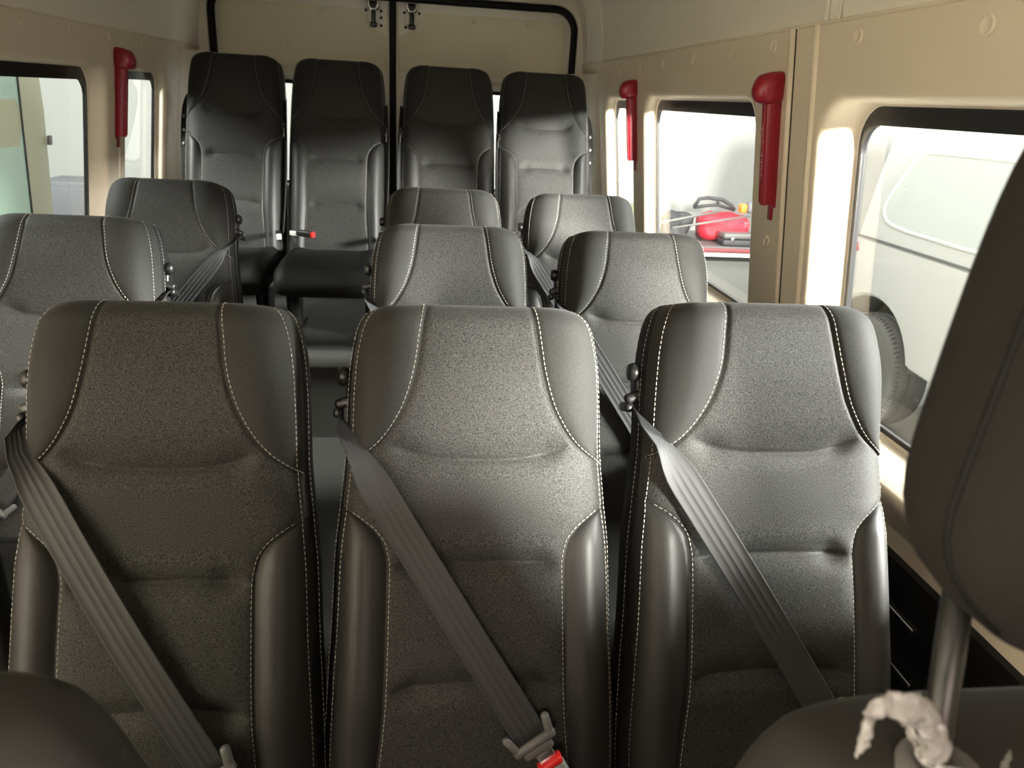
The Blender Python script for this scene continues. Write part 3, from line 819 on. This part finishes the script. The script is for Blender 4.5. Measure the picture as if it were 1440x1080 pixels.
# torn plastic film around the inboard headrest post
def film():
    bm = bmesh.new(); cx, cy, cz = .362-.086, .272, -.305
    def strip(path, wid, seed, amp):
        P = [Vector(p) for p in path]; rows = []; n = 60
        for i in range(n+1):
            t = i/n*(len(P)-1); k = min(int(t), len(P)-2); f = t-k; f = f*f*(3-2*f)
            p = P[k].lerp(P[k+1], f); w = wid[k]*(1-f) + wid[min(k+1,len(wid)-1)]*f
            tw = 2.2*noise.noise(Vector((i*.09, seed, 0)))
            row = []
            for q in range(13):
                u = q/12-.5
                v = p + Vector((u*w*math.sin(tw)*.6, -abs(u)*w*.5, u*w*math.cos(tw*.6)))
                v += noise.noise_vector(v*160+Vector((seed,0,0)))*amp + noise.noise_vector(v*420)*amp*.45
                row.append(v)
            rows.append(row)
        b = bmesh.new(); grid(b, rows)
        bmesh.ops.solidify(b, geom=list(b.faces), thickness=.0006); merge(bm, b)
    R_ = .0245
    ring = [(cx+R_*math.cos(math.radians(a)), cy+R_*.9*math.sin(math.radians(a)), cz+.006+.010*math.sin(math.radians(a+90)*.5)**2) for a in (-20,-55,-90,-125,-160,-195,-230)]
    strip(ring, (.004,.006,.008,.009,.009,.008,.005), 1.3, .0020)
    path = [Vector(p) for p in ((.262,.262,-.297),(.251,.257,-.279),(.2390,.255,-.262),(.224,.252,-.251),(.2116,.250,-.253),(.206,.249,-.263),(.2035,.248,-.277))]
    rad = (.0045,.0060,.0064,.0058,.0052,.0042,.0018); rows = []
    for i in range(61):
        t = i/60*(len(path)-1); k = min(int(t), len(path)-2); f = t-k
        p = path[k].lerp(path[k+1], f); w = rad[k]*(1-f)+rad[k+1]*f
        row = []
        for q in range(18):
            a = 2*PI*q/18; v = p + Vector((w*.8*math.cos(a), w*.5*math.sin(a), w*math.sin(a+.6)))
            v += noise.noise_vector(v*150)*.0035 + noise.noise_vector(v*380)*.0018; row.append(v)
        rows.append(row)
    b = bmesh.new(); grid(b, rows, close=True); merge(bm, b)
    return tag(link('plastic_film', bm, 'film'), 'crumpled white torn plastic film around the black headrest post at bottom right', 'plastic wrap')
film()
# black post at the far left edge beside the driver seat
bm = bmesh.new(); rbox(bm, (.06,.05,.83), (0,0,.415), .02)
o = tag(link('black_post', bm, 'plastic'), 'plain black post at the far left edge beside the nearest row', 'post'); o.location = (-.622,1.0,FL)

# ------------------------------------------------------------------ outside: hall, vehicles, workbench
GZ = -2.0
bm = bmesh.new(); grid(bm, [[(x, y, GZ) for x in (-7,-3,0,4,8)] for y in (-8,-3,2,5,8.2)]); structure(link('ground', bm, 'concrete'))
bm = bmesh.new(); rbox(bm, (15,.2,5.2), (.5,8.3,.6), 0); structure(link('wall_hall_back', bm, 'hall', smooth=False))
bm = bmesh.new(); rbox(bm, (.2,16,4.0), (7.6,.2,0), 0); structure(link('wall_hall_right', bm, 'hall', smooth=False))
bm = bmesh.new(); rbox(bm, (.2,16,4.0), (-6.4,.2,0), 0); structure(link('wall_hall_left', bm, 'hall', smooth=False))

def circle(cy, cz, r, a0, a1, n):
    return [(cy+r*math.cos(math.radians(a0+(a1-a0)*i/n)), cz+r*math.sin(math.radians(a0+(a1-a0)*i/n))) for i in range(n+1)]
def pickup():
    X = 3.0
    root = tag(empty('pickup_truck', (X+.85, 3.0, GZ)), 'white pickup truck with canopy parked outside the big right window', 'vehicle')
    o = Vector((X+.85, 3.0, GZ))
    def C(bm): bmesh.ops.translate(bm, vec=-o, verts=bm.verts); return bm
    yw, zw = 4.62, -1.60
    side = [(5.02,-.745),(5.04,-1.0),(5.03,-1.42)] + circle(yw, zw, .50, 20, 160, 20) + [(4.0,-1.44),(2.0,-1.50)] + circle(1.10, zw, .48, 20, 160, 16) + [(.62,-1.42),(.05,-1.40),(-.02,-1.0),(.08,-.84),(.70,-.745)]
    bm = bmesh.new(); prism(bm, [(X, y, z) for y, z in side], (1.72,0,0), r=.025, seg=3); sharp(link('body', C(bm), 'truck', root), 35)
    # canopy, leaning in slightly, and cab
    bm = bmesh.new()
    sec = [(X+.03,-.742),(X+.055,-.40),(X+.09,-.10),(X+.15,-.01),(X+.26,.03),(X+.86,.05)]
    sec = sec + [(2*(X+.86)-x, z) for x, z in reversed(sec[:-1])]
    grid(bm, [[(x, y + (.10*(z+.742) if y > 4 else 0)*-1, z) for x, z in sec] for y in (2.45,2.50,4.93,4.98)])
    for y in (2.45, 4.98): bm.faces.new([bm.verts.new((x, y - (.10*(z+.742) if y > 4 else 0), z)) for x, z in sec])
    bmesh.ops.recalc_face_normals(bm, faces=bm.faces); cn = sharp(link('canopy', C(bm), 'truck', root), 30)
    def on(y, z, d=0): 
        x = X+.03+.025*(z+.742)/.342 if z < -.40 else X+.055+.035*(z+.40)/.30
        return Vector((x-d, y, z))
    def wl(ins):
        P = [(4.80-ins,-.52+ins*.2),(4.77-ins,-.59+ins),(4.70-ins,-.635+ins),(4.40,-.655+ins),(2.75+ins,-.655+ins),(2.68+ins,-.60+ins),(2.68+ins,-.22-ins),(2.75+ins,-.16-ins),(4.45-ins,-.16-ins),(4.56-ins,-.175-ins),(4.64-ins,-.23-ins)]
        out = []
        for i in range(len(P)):                      # corner-cut smoothing
            a, b = P[i], P[(i+1) % len(P)]
            out += [(a[0]*.75+b[0]*.25, a[1]*.75+b[1]*.25), (a[0]*.25+b[0]*.75, a[1]*.25+b[1]*.75)]
        return out
    bm = bmesh.new(); grid(bm, [[on(y,z,d) for y,z in L] for L,d in ((wl(-.012),0),(wl(-.006),.012),(wl(.010),.012),(wl(.018),.002))], close=True)
    bmesh.ops.recalc_face_normals(bm, faces=bm.faces); wf = link('window_surround', C(bm), 'truck', cn)
    bm = bmesh.new(); bm.faces.new([bm.verts.new(on(y,z,.004)) for y,z in wl(.014)]); link('canopy_window', C(bm), 'truckdark', cn, smooth=False)
    bm = bmesh.new(); tube(bm, [(X+.005, 5.02, -.745),(X+.005, 2.45,-.745)], .006, 6); link('body_seam', C(bm), 'satin', root)
    bm = bmesh.new()
    cab = [(2.42,-.745),(2.40,.06),(2.25,.12),(1.25,.12),(.98,.0),(.70,-.50),(.66,-.745)]  # unseen cab, made taller and further forward to block light to rear seats
    prism(bm, [(X+.10,y,z) for y,z in cab], (1.52,0,0), r=.03, seg=3); sharp(link('cab', C(bm), 'truck', root), 35)
    for y in (yw, 1.10):
        for x in (X+.03, X+1.44):
            bm = bmesh.new(); sg = 1 if x < X+.5 else -1
            R = .385
            prof = [(.20,.0),(.24,-.005),(.30,-.012),(.345,-.004),(.372,.018),(R,.045),(R,.085),(R-.008,.088),(R-.008,.098),(R,.101),(R,.145),(R-.008,.148),(R-.008,.158),(R,.161),(R,.205),(.372,.232),(.33,.25),(.2,.25)]
            rev(bm, prof, loc=(x, y, zw), rot=Matrix.Rotation(PI/2,4,'Y'), seg=64)
            for k in range(72):                      # shoulder ribs
                a = 2*PI*k/72
                rbox(bm, (.030,.010,.030), (x+.018, y+.366*math.cos(a), zw+.366*math.sin(a)), .002, 1, rot=Matrix.Rotation(a-PI/2,4,'X'))
            w = sharp(link('wheel', C(bm), 'tyre', root), 40)
            bm = bmesh.new(); rev(bm, [(0,.03),(.05,.028),(.07,.045),(.16,.05),(.185,.02),(.205,.0),(.205,.24)], loc=(x,y,zw), rot=Matrix.Rotation(PI/2,4,'Y'), seg=40); sharp(link('rim', C(bm), 'satin', w))
        bm = bmesh.new(); L = circle(y, zw, .495, 15, 165, 20); grid(bm, [[(X+.03+q*.28, yy, zz) for yy, zz in L] for q in (0,1)])
        link('arch_liner', C(bm), 'liner', root)
        bm = bmesh.new(); bm.faces.new([bm.verts.new((X+.31, yy, zz)) for yy, zz in L]); link('arch_back', C(bm), 'liner', root, smooth=False)
    bm = bmesh.new(); prism(bm, [(X-.012,4.93,-.79),(X-.012,5.00,-.80),(X-.012,5.03,-.84),(X-.012,4.97,-.87),(X-.012,4.90,-.84)], (.05,0,0), r=.006)
    link('tail_light', C(bm), 'benchred', root)
    return root
pickup()
def leftvan():
    X = -2.0; o = Vector((X-.9, 3.4, GZ))
    root = tag(empty('parked_van', o), 'beige vehicle with green tinted window parked outside the left window', 'vehicle')
    def C(bm, sh=True):
        if sh:
            for v in bm.verts: v.co.y += .255*(v.co.z+.05)
        bmesh.ops.translate(bm, vec=-o, verts=bm.verts); return bm
    bm = bmesh.new(); rows = []
    sec = [(X+.0,-1.75),(X+.02,-1.2),(X,-.8),(X-.03,-.2),(X-.07,.15),(X-.16,.28),(X-.4,.33)]
    sec = sec + [(2*(X-.9)-x, z) for x, z in reversed(sec)]
    ys = (1.6,1.7,3.0,4.58,4.70,4.76,4.78)
    ins = (.02,0,0,0,.015,.05,.10)
    for y, q in zip(ys, ins): rows.append([((X-.9)+(x-(X-.9))*(1-q), y, z - (q*.5 if z > 0 else 0)) for x, z in sec])
    vs = grid(bm, rows, close=True); bm.faces.new(vs[0]); bm.faces.new(list(reversed(vs[-1])))
    bmesh.ops.recalc_face_normals(bm, faces=bm.faces); sharp(link('body', C(bm), 'van', root), 35)
    def on(y, z, d): return Vector((X-.03*(z+.8)/.6 + d if z < -.2 else X-.03-.04*(z+.2)/.35+d, y, z))
    A = rrect(2.3,4.42,-.85,.06,.09); B = rrect(2.315,4.405,-.835,.045,.08)
    bm = bmesh.new(); grid(bm, [[on(y,z,d) for y,z in L] for L,d in ((A,.0),(A,.012),(B,.012),(B,.004))], close=True); bmesh.ops.recalc_face_normals(bm, faces=bm.faces)
    link('window_seal', C(bm), 'rubber', root)
    bm = bmesh.new(); bm.faces.new([bm.verts.new(on(y,z,.008)) for y,z in B]); bmesh.ops.recalc_face_normals(bm, faces=bm.faces); link('side_window', C(bm), 'vanglass', root, smooth=False)
    for y in (1.9,3.55):
        bm = bmesh.new(); rev(bm, [(.2,.0),(.3,.01),(.34,-.02),(.34,-.2),(.2,-.22)], loc=(X-.01,y,-1.66), rot=Matrix.Rotation(PI/2,4,'Y'), seg=36); w = sharp(link('wheel', C(bm,False), 'tyre', root))
        bm = bmesh.new(); rev(bm, [(0,-.01),(.1,-.01),(.2,-.03),(.2,-.2)], loc=(X-.01,y,-1.66), rot=Matrix.Rotation(PI/2,4,'Y'), seg=30); link('rim', C(bm), 'chrome', w)
    bm = bmesh.new(); rbox(bm, (.02,.03,.05), (X-.02,4.70,-.35), .006); link('door_hinge', C(bm), 'satin', root)
    return root
leftvan()
bm = bmesh.new(); rbox(bm, (.55,.5,1.08), (0,0,.54), .01); rbox(bm, (.50,.02,.46), (0,-.255,.27), .006); rbox(bm, (.50,.02,.46), (0,-.255,.80), .006)
o = tag(link('tool_cabinet', bm, 'cabinet'), 'grey cabinet against the far wall, seen low through the left window', 'cabinet'); o.location = (-3.15,7.7,GZ)
# workbench and the gear lying on it
BZ = -1.10
wb = tag(empty('workbench', (2.55,6.75,GZ)), 'grey workbench with red front edge outside the second right window', 'bench')
bm = bmesh.new(); rbox(bm, (1.9,.85,.05), (0,0,BZ-GZ-.025), .006); link('bench_top', bm, 'bench', wb)
bm = bmesh.new(); rbox(bm, (1.9,.02,.035), (0,-.435,BZ-GZ-.03), .004); link('front_edge', bm, 'benchred', wb)
bm = bmesh.new(); rbox(bm, (1.86,.03,.03), (0,-.425,BZ-GZ-.07), .004); link('apron', bm, 'white_pl', wb)
bm = bmesh.new(); rbox(bm, (1.8,.7,.62), (0,.02,.45), .01); link('cupboard', bm, 'benchbody', wb)
for sx in (-1,1):
    for sy in (-1,1):
        bm = bmesh.new(); rbox(bm, (.06,.06,.82), (sx*.9,sy*.37,.41), .006); link('leg', bm, 'steel', wb)
def soft(name, size, loc, m, label, cat, amp=.02, rz=0, freq=9):
    bm = bmesh.new(); rbox(bm, size, (0,0,size[2]/2), min(size)*.35, 6)
    bmesh.ops.subdivide_edges(bm, edges=[e for e in bm.edges if e.calc_length() > .05], cuts=4, use_grid_fill=True)
    for v in bm.verts:
        n_ = noise.noise_vector(v.co*freq + Vector(loc))*amp; 
        if v.co.z < .01: n_.z = 0
        v.co += n_; v.co.z = max(v.co.z, .001)
    o = link(name, bm, m); o.location = loc; o.rotation_euler.z = rz
    return tag(o, label, cat)
soft('tool_bag', (.46,.26,.24), (2.72,6.68,BZ), 'bagred', 'red soft bag lying on the workbench outside the second right window', 'bag', .035)
soft('tool_bag', (.24,.22,.24), (2.28,6.66,BZ), 'bagblk', 'black lumpy bag on the workbench left of the red bag', 'bag', .03)
soft('canvas_roll', (.20,.20,.26), (1.98,6.90,BZ), 'olive', 'olive canvas bundle at the left end of the workbench', 'bundle', .03)
tc = tag(empty('tool_case', (2.80,6.43,BZ+.001)), 'small black tool case at the front of the workbench before the red bag', 'case')
bm = bmesh.new(); rbox(bm, (.36,.16,.055), (0,0,.028), .015); link('case_base', bm, 'bagblk', tc)
bm = bmesh.new(); rbox(bm, (.36,.16,.05), (0,.004,.085), .018); link('lid', bm, 'satin', tc)
for s in (-1,1):
    bm = bmesh.new(); rbox(bm, (.03,.012,.03), (s*.10,-.082,.058), .003); link('clasp', bm, 'chrome', tc)
g = tag(empty('grip_frame', (2.60,6.70,BZ+.278)), 'black plastic frame with slotted handle lying on top of the red bag', 'tool')
bm = bmesh.new(); tube(bm, [(-.16,0,.0),(-.12,0,.075),(-.04,.0,.09),(.10,0,.075),(.19,0,.03),(.22,0,-.01)], .017, 10); tube(bm, [(-.16,0,0),(-.04,0,.02),(.06,0,.03),(.22,0,-.01)], .014, 10); tube(bm, [(.05,0,.08),(.06,0,.03)], .014, 8); link('grip', bm, 'bagblk', g)
bm = bmesh.new(); tube(bm, [(1.98,6.40,BZ+.16),(2.58,6.46,BZ+.28)], .012, 8); tag(link('metal_rod', bm, 'steel'), 'upper steel rod leaning over the black bag on the workbench', 'rod')
bm = bmesh.new(); tube(bm, [(2.15,6.36,BZ+.14),(2.86,6.44,BZ+.255)], .010, 8); tag(link('metal_rod', bm, 'steel'), 'lower steel rod lying across the front of the red bag', 'rod')
lp = tag(empty('inspection_lamp', (2.93,6.66,BZ+.262)), 'grey lamp with orange end at the right end of the workbench', 'lamp')
bm = bmesh.new(); rbox(bm, (.14,.11,.10), (.05,0,.04), .03); link('lamp_body', bm, 'cabinet', lp)
bm = bmesh.new(); rbox(bm, (.06,.09,.08), (-.05,0,.03), .02); link('end_cap', bm, 'orange', lp)

# ------------------------------------------------------------------ light
def area(name, loc, size, energy, target, col=(1,1,1), spread=180):
    l = bpy.data.lights.new(name, 'AREA'); l.shape = 'RECTANGLE'; l.size, l.size_y = size; l.energy = energy; l.color = col; l.spread = math.radians(spread)
    o = bpy.data.objects.new(name, l); COL.objects.link(o); o.location = loc
    o.rotation_euler = (Vector(target)-Vector(loc)).to_track_quat('-Z','Y').to_euler(); return o
area('hall_lamp_right', (5.0,2.4,3.0), (1.2,2.0), 230, (1.0,2.6,-.6), (1,.985,.95))
area('fill_right_low', (5.4,-.42,.95), (1.2,.7), 270, (.4,1.0,-.4), (1,.985,.94), 84)  # added light through the side window for the right front-row seat
area('fill_front_right', (2.8,-3.5,.72), (.8,.7), 1700, (.1,1.0,-.4), (1,.95,.88))  # added light, no known source, aimed at the middle seat's upper back
area('hall_lamp_right_rear', (4.6,5.8,3.2), (1.2,3.0), 85, (2.0,5.6,-1.2), (1,.99,.96))
area('hall_lamp_left', (-4.6,2.2,3.0), (1.2,4.0), 620, (-1.2,2.8,-.8), (.98,1,.95))
area('hall_lamp_front', (-.6,-5.6,.95), (4.0,1.2), 110, (.0,1.0,-.4), (1,.74,.64))
area('hall_lamp_back', (0,6.4,3.2), (5.0,1.0), 60, (0,8.2,0), (1,1,1))
w = bpy.data.worlds.new('overcast'); sc.world = w; w.use_nodes = True
bg = w.node_tree.nodes['Background']; bg.inputs[0].default_value = (1,1,.98,1); bg.inputs[1].default_value = .37

# ------------------------------------------------------------------ camera
F = 1067.0; pitch, yaw, rl = .359, .132, .058
fwd = Vector((math.sin(yaw)*math.cos(pitch), math.cos(yaw)*math.cos(pitch), -math.sin(pitch)))
rt = Vector((math.cos(yaw), -math.sin(yaw), 0)); up = rt.cross(fwd)
r2 = rt*math.cos(rl) + up*math.sin(rl); u2 = -rt*math.sin(rl) + up*math.cos(rl)
cd = bpy.data.cameras.new('camera'); cam = bpy.data.objects.new('camera', cd); COL.objects.link(cam)
cam.matrix_world = Matrix((r2, u2, -fwd)).transposed().to_4x4()
cd.sensor_fit = 'HORIZONTAL'; cd.sensor_width = 36; cd.lens = 36*F/1440; cd.clip_start = .01
cd.dof.use_dof = True; cd.dof.focus_distance = 1.35; cd.dof.aperture_fstop = 9
sc.camera = cam

# lift the layout so that the hall ground is at zero
for o in list(COL.objects):
    if o.parent is None: o.location.z += GROUND

sc.cycles.use_denoising = True
sc.cycles.max_bounces = 8; sc.cycles.diffuse_bounces = 5; sc.cycles.transparent_max_bounces = 12
sc.cycles.caustics_reflective = False; sc.cycles.caustics_refractive = False
sc.cycles.sample_clamp_indirect = 6
vs_ = sc.view_settings; vs_.view_transform = 'Standard'; vs_.look = 'None'; vs_.gamma = 1; vs_.use_curve_mapping = False
vs_.exposure = 1.1
